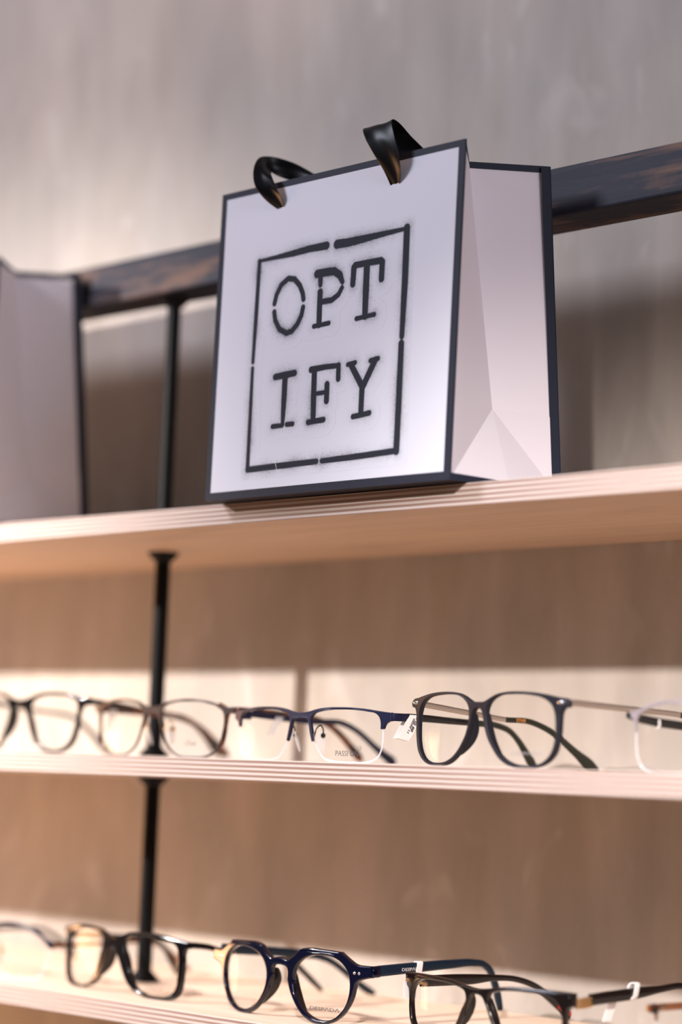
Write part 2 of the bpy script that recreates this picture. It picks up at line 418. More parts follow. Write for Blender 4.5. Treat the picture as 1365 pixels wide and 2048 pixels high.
def rod(z0, z1, lab, r=.0056, xx=-.3055, low=True, high=True):
    t = empty('support_rod', (xx, .1035, z0)); h = z1 - z0
    g = MB(); g.lathe([(r, .0002), (r, h - .0002)], (0, 0, 0), 24); g.build('pole', M['rod'], t)
    fl = [(.0115, .0002), (.0115, .0012), (.0075, .006), (r + .0002, .0075)]
    if low: g = MB(); g.lathe(fl, (0, 0, 0), 24); g.build('flange', M['rod'], t)
    if high: g = MB(); g.lathe([(a, h - b) for a, b in fl][::-1], (0, 0, 0), 24); g.build('flange', M['rod'], t)
    tag(t, lab, 'rod', 'black support rods between the shelves')
rod(Z1, .3375, 'black metal rod between the top shelf and the dark wooden rail', .0052, -.306)
rod(Z2, Z1 - T, 'black metal rod between the middle shelf and the top shelf')
rod(Z3, Z2 - T, 'black metal rod between the lowest shelf and the middle shelf')

# ------------------------------------------------------------------ paper bag
BW, BH, BD = .2112, .1990, .1000          # width, height, depth at the base
def bag_x(x, z): return x + .0042 * (z / BH - .5)
def make_bag():
    t = empty('paper_bag', (-.018, -.0150, Z1 + .0002))
    hw = BW / 2; bd = .0050
    def slab(name, y0b, y0t, th, out):
        """card panel with a dark printed border on its outer face; out = -1 front, +1 back"""
        g = MB(); us = [-hw, -hw + bd, hw - bd, hw]; vs_ = [0.0, bd, BH - bd * .85, BH]
        V = []
        for k in (0, 1):
            for v in vs_:
                y = y0b + (y0t - y0b) * v / BH + (0 if k == 0 else -out * th)
                for u in us: V.append((bag_x(u, v), y, v))
        F = []; MI = []
        for k in (0, 1):
            for j in range(3):
                for i in range(3):
                    a = k * 16 + j * 4 + i; F.append((a, a + 1, a + 5, a + 4)); MI.append(0 if i == 1 and j == 1 else 1)
        ring = [0, 1, 2, 3, 7, 11, 15, 14, 13, 12, 8, 4]
        for a, b in zip(ring, ring[1:] + ring[:1]): F.append((a, b, b + 16, a + 16)); MI.append(1)
        g.v = V; g.f = F; g.m = MI
        return g.build(name, [M['paper'], M['border']], t, smooth=10)
    front = slab('front_panel', 0, 0, .0005, -1)
    slab('back_panel', BD, .0765, .0005, 1)
    g = MB(); g.add([(bag_x(-hw + .001, 0), .0006, .0003), (bag_x(hw - .001, 0), .0006, .0003), (bag_x(hw - .001, 0), BD - .0006, .0003), (bag_x(-hw + .001, 0), BD - .0006, .0003)], [(0, 1, 2, 3)])
    g.build('bottom_panel', M['border'], t)
    # gusseted sides: fold lines pushed inwards at the top, a triangle fold at the foot
    for s in (1, -1):
        def P(x, y, z): return Vector((bag_x(s * x, z), y, z))
        e = hw - .0004; yb = lambda z: BD + (.0765 - BD) * z / BH - .0006
        FT = P(e, .0006, BH); FF = P(e, .0006, .049); FB = P(e, .0006, .0002)
        BT = P(e, yb(BH), BH); BF = P(e, yb(.049), .049); BB = P(e, yb(0), .0002)
        CT = P(hw - .0315, .038, BH); CF = P(hw - .0145, .050, .0490); MBt = P(e + .0022, .051, .0002)
        g = MB()
        polys = [(FT, FF, CF, CT), (CT, CF, BF, BT), (FF, FB, CF), (FB, MBt, CF), (MBt, BB, CF), (BB, BF, CF)]
        for q in polys:
            if len(q) == 3: g.add(q, [(0, 1, 2)]); continue
            n = 14                                   # ruled panels, finely divided so that the twist shades softly
            V = [q[0].lerp(q[1], i / n).lerp(q[3].lerp(q[2], i / n), j / n) for i in range(n + 1) for j in range(n + 1)]
            g.add(V, [(i * (n + 1) + j, (i + 1) * (n + 1) + j, (i + 1) * (n + 1) + j + 1, i * (n + 1) + j + 1) for i in range(n) for j in range(n)])
        def strip(a, b, c, d):
            n = (b - a).cross(d - a).normalized(); n = n if n.x * s > 0 else -n
            g.add([p + n * .00025 for p in (a, b, c, d)], [(0, 1, 2, 3)], 1)
        dn = Vector((0, 0, -bd * .8))
        # top edges, back edge, foot
        strip(FT, CT, CT + dn, FT + dn); strip(CT, BT, BT + dn, CT + dn)
        def along(a, b, c, wd):                     # strip along a-b going towards c
            d = (c - a); d = d - (b - a).normalized() * d.dot((b - a).normalized()); d = d.normalized() * wd
            strip(a, b, b + d, a + d)
        along(BT, BF, CF, .0061); along(BF, BB, CF, .0058)
        along(FT, FF, CF, .0012); along(FF, FB, CF, .0012)
        up_ = Vector((0, 0, bd * .8)); strip(FB, MBt, MBt + up_, FB + up_); strip(MBt, BB, BB + up_, MBt + up_)
        g.build('side_panel', [M['paper_side'], M['border']], t, smooth=6)
    # sprayed stencil logo
    sd = None; res = .0004
    us = np.arange(-.075, .0695, res); vs_ = np.arange(.011, .1600, res); U, V = np.meshgrid(us, vs_)
    r1 = rng.rand(len(vs_) // 30 + 3, len(us) // 30 + 3)
    yy, xx = np.meshgrid(np.arange(len(vs_)) / 30, np.arange(len(us)) / 30, indexing='ij'); iy, ix = yy.astype(int), xx.astype(int); fy, fx = yy - iy, xx - ix
    low = r1[iy, ix] * (1 - fy) * (1 - fx) + r1[iy + 1, ix] * fy * (1 - fx) + r1[iy, ix + 1] * (1 - fy) * fx + r1[iy + 1, ix + 1] * fy * fx
    sd = np.full(U.shape, 1.0)
    for pts, ws in LOGO:
        for (a, wa), (b, wb) in zip(zip(pts, ws), zip(pts[1:], ws[1:])):
            ax, ay, bx, by = a[0] / 1e3, a[1] / 1e3, b[0] / 1e3, b[1] / 1e3
            dx, dy = bx - ax, by - ay; tt = np.clip(((U - ax) * dx + (V - ay) * dy) / (dx * dx + dy * dy), 0, 1)
            d = np.hypot(U - ax - tt * dx, V - ay - tt * dy) - (wa + (wb - wa) * tt) / 2e3 * 1.2
            sd = np.minimum(sd, d)
    core = np.clip(.5 - sd / .00045, 0, 1)
    halo = np.exp(-np.maximum(sd, 0) / .0021) * (.16 + .75 * low ** 1.5)
    speck = (rng.rand(*U.shape) < halo * .55) * (.25 + .5 * rng.rand(*U.shape))
    ink = np.clip(np.maximum(core, halo * .62 + speck * .5 * (halo > .03)), 0, 1)
    hair = np.minimum(np.abs((U + .0425) - (V - .018) * -.35), 1)          # a hairline crack through the foot of the frame
    ink = np.where((hair < .0003) & (V > .014) & (V < .023), ink * .45, ink)
    ny, nx = U.shape; keep = ink > .006
    q = keep[:-1, :-1] | keep[1:, :-1] | keep[:-1, 1:] | keep[1:, 1:]
    idx = -np.ones(U.shape, int); used = np.zeros(U.shape, bool)
    used[:-1, :-1] |= q; used[1:, :-1] |= q; used[:-1, 1:] |= q; used[1:, 1:] |= q
    idx[used] = np.arange(used.sum())
    co = np.stack([U[used] , np.full(used.sum(), -.00003), V[used]], 1)
    ii, jj = np.nonzero(q)
    F = np.stack([idx[ii, jj], idx[ii, jj + 1], idx[ii + 1, jj + 1], idx[ii + 1, jj]], 1)
    me = bpy.data.meshes.new('printed_logo'); me.from_pydata(co.tolist(), [], F.tolist())
    at = me.attributes.new('ink', 'FLOAT', 'POINT'); at.data.foreach_set('value', np.clip(ink[used], 0, 1).astype(np.float32))
    me.materials.append(M['logo'])
    lo = link(bpy.data.objects.new('printed_logo', me), t); lo['label'] = 'charcoal spray stencil reading OPTIFY in a broken square frame'
    # black satin ribbon handles, given by their two edges
    org = Vector((-.018, -.0150, Z1))
    for A, B in HANDLES:
        a = catmull(A, 5, False); b = catmull(B, 5, False); n = len(a); W = 6
        g = MB(); V = []
        for i in range(n):
            p, q_ = Vector(a[i]) - org, Vector(b[i]) - org
            nb = n - 1; tn = (Vector(a[min(i + 1, nb)]) - Vector(a[max(i - 1, 0)])); nm = tn.cross(q_ - p).normalized()
            for k in range(W + 1):
                s = k / W; pt = p.lerp(q_, s) + nm * (.0009 * math.sin(s * math.pi) + .0004 * math.sin(s * 9 + i * .35))
                V.append(pt)
        fs = [(i * (W + 1) + k, i * (W + 1) + k + 1, (i + 1) * (W + 1) + k + 1, (i + 1) * (W + 1) + k) for i in range(n - 1) for k in range(W)]
        g.add(V, fs); o = g.build('ribbon_handle', M['satin'], t, smooth=60)
        md = o.modifiers.new('thickness', 'SOLIDIFY'); md.thickness = .0005
        md = o.modifiers.new('smooth', 'SUBSURF'); md.levels = 1; md.render_levels = 1
    tag(t, 'white paper carrier bag with charcoal stencil lettering and black ribbon handles, in full view', 'paper bag', 'white paper carrier bags')
    return t
bag = make_bag()
b2 = copy_tree(bag); b2.location = (-.4945, .0016, Z1 + .0002)
b2['label'] = 'blurred white paper bag cut off by the left edge, on the top shelf'

# ------------------------------------------------------------------ eyeglasses
K = 1.8                                              # face-form curve: y = K x^2 (metres)
def mirror(right):
    """right half outline from top centre to bottom centre -> closed full outline"""
    r = [(max(x, 0.0) if i not in (0, len(right) - 1) else 0.0, z) for i, (x, z) in enumerate(right)]
    return r + [(-x, z) for x, z in r[-2:0:-1]]

def bend(me, dy=0.0):
    """plate in XY -> standing in XZ, curved"""
    for v in me.vertices:
        x, z, y = v.co.x * .001, v.co.y * .001, -v.co.z * .001
        v.co = (x, y + dy * .001 + K * x * x, z)

def front_plate(name, splines, thick, bevel, mt, parent, dy=0.0, res=2):
    me = plate(splines, thick, bevel, name, res); bend(me, dy); me.materials.clear(); me.materials.append(mt)
    finish(me, 40); return link(bpy.data.objects.new(name, me), parent)

def lens_obj(loop, parent, dy=.6, th=1.5, mt=None):
    cx = sum(p[0] for p in loop) / len(loop); cz = sum(p[1] for p in loop) / len(loop)
    n = len(loop); V = []; F = []; rings = [1, .85, .6, .3]
    for side in (0, 1):
        o = len(V)
        for s in rings:
            for x, z in loop:
                X, Z_ = cx + (x - cx) * s, cz + (z - cz) * s
                V.append((X * .001, K * X * X * 1e-6 + (dy + side * th) * .001 - .0003 * (1 - s * s), Z_ * .001))
        V.append((cx * .001, K * cx * cx * 1e-6 + (dy + side * th) * .001 - .0003, cz * .001))
        for r_ in range(len(rings) - 1):
            for k in range(n): F.append((o + r_ * n + k, o + r_ * n + (k + 1) % n, o + (r_ + 1) * n + (k + 1) % n, o + (r_ + 1) * n + k))
        for k in range(n): F.append((o + 3 * n + k, o + 3 * n + (k + 1) % n, o + 4 * n))
    o = len(V) // 2
    for k in range(n): F.append((k, (k + 1) % n, o + (k + 1) % n, o + k))
    g = MB(); g.add(V, F); return g.build('lens', mt or M['lens'], parent, 50)

def lens_text(txt, size, wide, x, z, lens, mt, dy=.4, bold=0.0, thick=False):
    me = text_mesh(txt, size * 1e-3, wide, bold * 1e-3)
    for v in me.vertices:
        X = v.co.x + x * .001; v.co = (X, K * X * X + (dy - .5) * .001, v.co.y + z * .001)
    me.materials.append(mt)
    return link(bpy.data.objects.new('lens_print', me), lens)

def temple(side, pts, hs, mt, parent, xh, drift=5, th=3.0, tip_from=None, tip_mt=None, pw=4.0):
    """pts: (y, z) mm from the hinge back to the tip; hs: heights; side +1 right, -1 left"""
    ext = [(p[0], p[1], h) for p, h in zip(pts, hs)]
    sm = catmull(ext, 7, False); L_ = sm[-1][0]
    path = [(side * (xh - drift * max(0, (y - 20) / L_) ** 1.5) * .001, y * .001, z * .001) for y, z, h in sm]
    hh = [h * .001 for _, _, h in sm]
    k = len(sm) if tip_from is None else tip_from * 7
    g = MB(); g.sweep(path[:k + 1], hh[:k + 1], th * .001, (1, 0, 0), 16, pw=pw)
    tp = g.build('temple', mt, parent, 50)
    if tip_from is not None:
        # each end closes separately, so the tip starts a hair further on
        g = MB(); g.sweep(path[k:], [h * 1.06 for h in hh[k:]], th * 1.12 * .001, (1, 0, 0), 16, pw=2.6)
        g.build('temple_tip', tip_mt or mt, tp, 50)
    return tp

def hinge(side, x, y, z, parent, mt, h=5):
    g = MB(); g.box((side * x * .001 - .0012, y * .001, (z - h / 2) * .001), (side * x * .001 + .0012, (y + 5) * .001, (z + h / 2) * .001), bev=.0004)
    for dz in (-h * .3, h * .3): g.lathe([(.0009, -.001), (.0009, .001)], (side * (x - 1.8) * .001, (y + 2.5) * .001, (z + dz) * .001), 10)
    return g.build('hinge', mt, parent)

def acetate_pad(side, line, parent, mt, depth=7.0):
    """nose pad moulded onto the back of an acetate rim; line = (x, z) points on the rim, top to bottom"""
    pts = catmull(line, 4, False); n = len(pts); V = []; F = []
    for i, (x, z) in enumerate(pts):
        s = i / (n - 1); d = depth * math.sin(math.pi * min(1, .08 + s * .92)) ** .6; pu = 1.6 * math.sin(math.pi * s)
        y0 = K * x * x * 1e-3
        for a, b in ((-.9, .5), (1.6, .5), (1.4 , d * .7), (.4 - pu, d), (-1.4 - pu * 1.2, d * .9), (-1.2 - pu * .4, d * .45)):
            V.append((side * (x + a) * .001, (y0 + b + .4) * .001, z * .001))
    for i in range(n - 1):
        for k in range(6): F.append((i * 6 + k, i * 6 + (k + 1) % 6, (i + 1) * 6 + (k + 1) % 6, (i + 1) * 6 + k))
    F.append(tuple(range(6))); F.append(tuple(range((n - 1) * 6, n * 6)))
    g = MB(); g.add(V, F); o = g.build('nose_pad', mt, parent, 70)
    md = o.modifiers.new('smooth', 'SUBSURF'); md.levels = 1; md.render_levels = 2
    return o

def wire_pad(side, x, z, parent, mt):
    """silicone nose pad on a bent wire arm; (x, z) = foot of the arm on the rim, mm"""
    y0 = K * x * x * 1e-3
    pth = [(x, y0 + .6, z - 4), (x + .3, y0 + 1.2, z), (x + .8, y0 + 2.6, z + 4.2), (x + 1.6, y0 + 4.6, z + 5.6), (x + 2.0, y0 + 6.4, z + 3.8), (x + 1.6, y0 + 7.2, z - .5)]
    sp = [tuple(v * .001 for v in (side * p[0], p[1], p[2])) for p in catmull(pth, 5, False)]
    g = MB(); g.ball((0, 0, 0), (.0010, .0026, .0070), 12)
    pad = g.build('nose_pad', M['silicone'], parent, 60)
    pad.location = (side * (x - .2) * .001, (y0 + 7.6) * .001, (z - 4.5) * .001); pad.rotation_euler = (R(8), R(side * 14), R(side * -38))
    g = MB(); g.sweep(sp, .0009, .0009, (1, .3, .1), 8, pw=2); g.ball(sp[-1], (.0016, .0016, .0016), 8)
    arm = g.build('pad_arm', mt, parent, 60)
    return pad

def glasses(label, x, y, z, rot, name='eyeglasses', group=None):
    t = empty(name, (x, y, z), R(rot)); tag(t, label, 'glasses', group); return t
GS2, GS3 = 'eyeglasses in a row on the middle shelf', 'eyeglasses in a row on the lowest shelf'

def dense(loop, sub=4, corners=()): return catmull(loop, sub, True, corners)

# --- matte dark round glasses, right of centre on the middle shelf
A_out = [(0,37.6),(5,37.8),(8.6,39.4),(14.9,42),(23.4,43.4),(32.2,43.6),(42.1,43.1),(52.2,41.7),(59.5,40.3),(65,39.3),(66.6,37.5),(66.3,35.1),(63.2,34.2),(61.7,32.1),(61.1,26.8),(60.8,20.7),(59.8,14.6),(58.1,9.2),(54.8,5.1),(50,2.1),(44.1,.5),(35.8,.1),(28.9,.6),(23.3,2.3),(17.5,5.9),(12.7,11.2),(9,16.2),(6.7,21.2),(5.2,26.2),(4.1,30.4),(2.8,32.9),(0,34)]
A_in = [(7.5,29.6),(7.8,33.4),(9.2,36.3),(12.2,39.0),(17.3,41.2),(24.6,42.0),(32.7,42.0),(40.6,41.5),(47.8,40.2),(52.3,38.2),(55.3,35.6),(56.9,32.4),(57.9,26.8),(58,20.7),(57.3,14.5),(55.5,9.6),(52.6,5.9),(48.6,3.3),(43.8,2.2),(36.8,1.9),(29.4,2.6),(23.2,4.8),(18.2,8.3),(13.4,13.7),(10.2,18.7),(8.3,24.1)]
def build_A():
    t = glasses('matte navy black glasses with rounded lenses and slim silver temples, on the middle shelf', .0778, .025, Z2, -5.5, group=GS2)
    inn = dense(A_in); f = front_plate('front_frame', [dense(mirror(A_out)), inn, [(-a, b) for a, b in inn]], 3.6, .7, M['matte_black'], t)
    for s in (1, -1):
        ln = lens_obj([(s * a, b) for a, b in dense(A_in, 2)], t)
        if s > 0: lens_text('DESP\u039bD\u039b', 3.0, 1.75, 37.5, 7.4, ln, M['print_grey'], bold=0)
        acetate_pad(s, [(5.6, 31), (6.6, 26), (8, 20.5), (10.6, 15), (14.5, 10), (18.5, 6.2)], t, M['matte_black'], 5.5)
        g = MB(); g.ball((s * .0615, K * .0615**2 - .0019, .0375), (.0026, .0006, .0011), 10); g.build('rivet', M['steel'], t)
        hinge(s, 64.2, K * 64.2**2 * 1e-3 + 1.2, 37.2, t, M['silver'], 3.6)
    tl = temple(-1, [(9, 37.3), (28, 35.6), (60, 32.6), (83, 30.6), (104, 30.2), (122, 25.2), (146, 12), (161, 3.5), (166, 2.0)], [3.8, 3.6, 3.4, 3.2, 3.4, 3.8, 5.2, 7.0, 3.0], M['silver'], t, 66, 0, 1.6, 3, M['olive_black'])
    g = MB(); me = text_mesh('ETNIE', .0028, 1.1); 
    for v in me.vertices: v.co = (-.0652 + .0012, .095 + v.co.x, .0297 + v.co.y)
    me.materials.append(M['orange_print']); link(bpy.data.objects.new('temple_print', me), tl)
    temple(1, [(9, 37.4), (41, 36.4), (70, 35.6), (98, 34.6), (112, 33), (128, 26), (146, 12), (161, 3.5), (166, 2.0)], [3.8, 3.6, 3.4, 3.2, 3.4, 3.8, 5.2, 7.0, 3.0], M['silver'], t, 66, 0, 1.6, 3, M['olive_black'])
build_A()

# --- half-rim navy metal glasses, centre of the middle shelf
B_out = [(0,30.4),(3.2,30.6),(7.8,31.2),(13.8,32.6),(21.1,33.6),(31.7,34.0),(41.8,33.9),(51.6,33.2),(59.8,32.2),(67.2,31.4),(70.5,31.2),(70.5,26),(69.2,25.8),(66.5,24),(65.4,21.3),(63.3,21),(63.1,25.8),(62.1,28.4),(59.9,30.3),(53.6,31.5),(45.2,32.3),(35.2,32.6),(24.7,32.2),(16.8,31.1),(12,29.6),(10,27.6),(9.6,25),(10.6,19.5),(12.1,12.8),(10.7,12.5),(9,17.3),(7.5,23.3),(6.4,26),(3.4,27),(0,27.1)]
B_cor = {10, 11, 14, 15, 28, 29}
B_lens = [(64.2,21),(64.2,15.2),(63.5,8.8),(61.5,4.5),(57.9,2),(52.4,.5),(43.4,.15),(33.3,.2),(24.9,1),(19.8,2.8),(16.8,6.1),(14,9.8),(11.8,13),(10.6,19.5),(9.6,25),(9.8,28.2),(11.7,30),(16.8,31.4),(24.7,32.3),(35.2,32.5),(45.2,32.1),(53.6,31.3),(59.9,30),(62.3,28),(63.4,25.3)]
def corners_full(c, n):
    """corner indices of a mirrored outline with n right-half points"""
    return set(c) | {2 * (n - 1) - i for i in c}
def half_rim(t, out, cor, lens, mt, arm_mt, thick=2.2, nylon=True, bevel=.35, tint=None):
    o = dense(mirror(out), 4, corners_full(cor, len(out))); front_plate('front_frame', [o], thick, bevel, mt, t)
    ls = []
    for s in (1, -1):
        lp = [(s * a, b) for a, b in dense(lens, 2)]
        ls.append(lens_obj(lp, t, dy=-.4, th=1.8))
        if nylon:
            low = [p for p in dense(lens, 3)[:13 * 3]]
            pth = [(s * a * .001, K * a * a * 1e-6 + .0004, b * .001) for a, b in low]
            g = MB(); g.sweep(pth, .0013, .0007, (0, 1, 0), 8, pw=2); g.build('nylon_cord', M['nylon'], t, 60)
        wire_pad(s, 11.0, 17.0, t, arm_mt)
    return ls
def build_B():
    t = glasses('navy half-rim metal glasses with PASSION printed on a lens, on the middle shelf', -.071, .025, Z2, 0, group=GS2)
    ls = half_rim(t, B_out, B_cor, B_lens, M['navy_metal'], M['gloss_black'])
    lens_text('PASSI', 4.6, .95, 35.8, 4.2, ls[0], M['print'], dy=-.6)
    lens_text('ON', 4.6, .86, 45.3, 4.2, ls[0], M['print'], dy=-.6, bold=.05)
    g = MB()
    for rr in (1.45, 1.25):
        pass
    ring = [(49.6 + 1.35 * math.cos(a), 9.2 + 1.35 * math.sin(a)) for a in np.linspace(0, 2 * math.pi, 25)]
    g.sweep([(a * .001, K * a * a * 1e-6 - .0017, b * .001) for a, b in ring], .00018, .00012, (0, 1, 0), 6); g.build('lens_print', M['print'], ls[0])
    lens_text('R', 1.9, .8, 49.6, 8.6, ls[0], M['print'], dy=-.6)
    for s in (1, -1):
        g = MB(); x0 = .0705; y0 = K * x0 * x0
        g.sweep([(s * .0690, y0 - .0009, .0286), (s * .0712, y0 + .002, .0286), (s * .0718, y0 + .007, .0286), (s * .0712, y0 + .0135, .0287)], .0049, .0014, (1, 0, 0) , 12, pw=5)
        g.build('hinge', M['navy_metal'], t)
    hs = [4.9, 4.6, 4.2, 3.9, 3.7, 3.8, 4.4, 6.0, 6.4, 3.5]
    temple(1, [(22, 28.8), (35, 28.9), (60, 28.4), (85, 27.9), (108, 27.2), (120, 24.2), (130, 17.5), (138, 9.5), (144, 4), (147, 2.5)], hs, M['gloss_black'], t, 70.6, 4, 1.8, 3, M['olive_black'])
    temple(-1, [(22, 30.2), (35, 29.4), (60, 28.0), (80, 27.2), (104, 27.4), (120, 22), (135, 13), (147, 6), (153, 3.2), (156, 2.5)], hs, M['navy_metal'], t, 70.6, 4, 1.8, 4, M['navy_metal'])
build_B()

# --- tortoiseshell and metal glasses in front of the rod
C_out = [(0,33.6),(8.3,34.5),(13,36.4),(20.6,37.9),(37.2,39),(52.8,37.4),(61,35.2),(66,33.9),(73.1,32.9),(72.6,30.3),(67.4,29.6),(66.4,27.4),(65.6,22),(64.8,16.6),(63.6,11.5),(61.3,6.5),(54.6,1.7),(39.4,.2),(24.6,1.4),(15.5,7.6),(10.4,17.6),(7.4,25),(5.2,28.7),(0,30.3)]
C_in = [(9.2,27),(10,31.6),(14,34.6),(21,36.2),(37,37.2),(52.5,35.7),(60,33.6),(63.7,30.6),(64.7,27),(63.8,17),(61.8,10),(59.6,6.7),(53.9,2.9),(39.4,1.3),(25,2.4),(16.4,8.2),(11.4,18)]
def full_rim(t, out, inn, thick, bevel, mt, cor=(), dy=0.0):
    i_ = dense(inn); front_plate('front_frame', [dense(mirror(out), 4, corners_full(cor, len(out)))] + [i_, [(-a, b) for a, b in i_]], thick, bevel, mt, t, dy)
    return [lens_obj([(s * a, b) for a, b in dense(inn, 2)], t) for s in (1, -1)]
def build_C():
    t = glasses('brown tortoiseshell glasses in front of the black rod on the middle shelf', -.2215, .03, Z2, 0, group=GS2)
    ls = full_rim(t, C_out, C_in, 2.0, .35, M['smoke'])
    # tortoiseshell brow laid over the metal rim: bridge and outer corners
    for nm, pts in (('bridge', [(-9.5, 26.5), (-8.6, 31.6), (-6, 33.3), (0, 32.7), (6, 33.3), (8.6, 31.6), (9.5, 26.5), (11.0, 19), (9.8, 18.6), (7.4, 25.5), (5, 28.6), (0, 29.9), (-5, 28.6), (-7.4, 25.5), (-9.8, 18.6), (-11, 19)]),):
        front_plate(nm, [dense(pts, 3)], 1.6, .4, M['tortoise'], t, .9)
    for s in (1, -1):
        q = [(58, 36.4), (66, 34.2), (74, 33.2), (73.6, 29.8), (68, 29.4), (66.9, 26), (65.5, 15), (62.6, 8.0), (61.6, 8.6), (63.8, 16), (64.6, 26), (62.8, 31.2), (57.6, 34.8)]
        front_plate('corner_trim', [dense([(s * a, b) for a, b in q], 3)], 1.8, .4, M['tortoise'], t, .8)
        wire_pad(s, 11.6, 19.0, t, M['gold'])
        temple(s, [(11, 32), (30, 31.8), (56, 31), (86, 29), (98, 25.6), (108, 20.5), (120, 12), (129, 5), (132, 3)], [4.6, 4.6, 4.3, 4.2, 4.2, 4.6, 5.2, 6.0, 3.4], M['tortoise'], t, 73, 5, 2.4)
    lens_text('nTwit', 5.0, .85, 37.5, 8.0, ls[0], M['print'])
build_C()

# --- black glasses, leftmost on the middle shelf
D_out = [(0,37.4),(4.4,37.7),(10.6,39),(23.2,42.6),(39.8,43.4),(53.8,42.2),(62.2,40),(70.5,38.9),(71,35),(64.6,33.9),(62.4,31.1),(60.6,19.5),(55.6,6.9),(46.6,1.2),(38,.1),(31.2,.8),(21.4,5.2),(14.4,15.2),(9.6,26),(5,32),(0,33.6)]
D_in = [(12,28),(12,33.5),(15,37),(24,40),(39.8,40.8),(53,39.6),(58.3,36.8),(59.6,31),(57.8,20),(53.2,8.6),(45.4,3.4),(38,2.3),(31.8,3),(23.2,7),(16.8,16.2)]
def build_D():
    t = glasses('blurred black rounded glasses at the left edge of the middle shelf', -.3695, .03, Z2, 0, group=GS2)
    full_rim(t, D_out, D_in, 3.4, .7, M['gloss_black'])
    for s in (1, -1):
        acetate_pad(s, [(8, 31), (9.5, 27), (12.5, 20.5), (15.5, 14.5), (19.5, 9)], t, M['gloss_black'], 5)
        hinge(s, 68.6, K * 68.6**2 * 1e-3 + 1.2, 36.6, t, M['silver'], 4)
        temple(s, [(9.5, 37), (24, 36.4), (45, 34.8), (60, 33), (82, 31.5), (100, 29), (118, 18), (132, 6), (137, 3)], [4.2, 4.0, 3.6, 3.2, 3.0, 3.4, 4, 5, 3], M['brown_black'], t, 69.6, 5, 2.4)
build_D()

# --- grey half-rim glasses at the right edge of the middle shelf
def build_H():
    t = glasses('clear half-rim glasses with pale grey brow, right end of the middle shelf', .2440, .034, Z2, 0, group=GS2)
    out = [(0,33.4),(6,34),(12,35.6),(22,38.2),(34,39.4),(46,38.8),(56,36.6),(66,33.8),(70.5,33.2),(70.5,30.6),(67.5,29.8),(66.2,27.0),(65.6,22.6),(64.2,22.6),(64.2,28),(62.0,31.6),(55,34.8),(46,37),(34,37.6),(22,36.4),(13,34),(10,31.8),(9,29),(9.6,23.5),(8.2,23.5),(6.5,28.6),(5,30.4),(0,31)]
    lens = [(64.8,22.6),(64.6,15),(63.4,8.6),(61,4.4),(57,1.8),(52,.5),(43,.15),(33,.2),(25,1),(19.5,3),(15.8,7),(12.4,12.4),(9.8,20),(9.0,24),(9,29),(10.4,31.8),(13,33.8),(22,36.4),(34,37.5),(46,36.9),(55,34.7),(62,31.5),(64.4,27.6)]
    half_rim(t, out, {8, 9, 12, 13, 23, 24}, lens, M['smoke_light'], M['gold'], 1.8)
    for s in (1, -1):
        hinge(s, 70.0, K * 70**2 * 1e-3, 31.6, t, M['silver'], 4)
        temple(s, [(7, 31.4), (14, 30.4), (30, 28.8), (60, 27.2), (90, 26.0), (108, 24), (122, 17), (136, 7), (144, 3)], [3.6, 4.6, 5.0, 4.8, 4.2, 4.0, 4.4, 5.4, 3.2], M['gloss_black'], t, 70.3, 4, 2.2)
M['smoke_light'] = mat('pale_grey_metal', (.30, .27, .30), .35, .3, .5)
build_H()

# --- glossy navy crown-top glasses, centre of the lowest shelf
F_out = [(0,37.6),(7.6,36.4),(12.3,39.4),(17.4,43.8),(20,44.6),(35.7,45.0),(49.2,44.4),(55,40.6),(60.6,37.8),(65.7,37.5),(71.4,37.5),(71.6,30.6),(66.1,29.3),(62.6,28),(60.8,26.2),(59.7,22.8),(58.6,18.3),(56.7,13.8),(53.8,9.4),(49.6,5.1),(45.4,2.2),(38.9,.3),(31.9,.1),(26.0,1.5),(20.3,4.8),(15.1,10),(11.1,15.8),(8.4,21.3),(7.2,25.2),(7.3,28.4),(6.9,30.6),(5.5,32.2),(2.5,32.8),(0,33)]
F_in = [(12.2,28.3),(12.2,23),(13.8,17.4),(17.1,12.2),(21.5,7.5),(26.8,4.3),(32.1,2.7),(38.8,2.5),(44,3.5),(49,6.4),(52.9,10.8),(55.3,16),(56.6,22.6),(56.4,27.8),(55.2,32.2),(52.6,35.9),(48.8,38.8),(44.1,40.7),(38.1,41.5),(31.3,41.3),(24.8,40),(19,37.4),(14.8,33.8)]
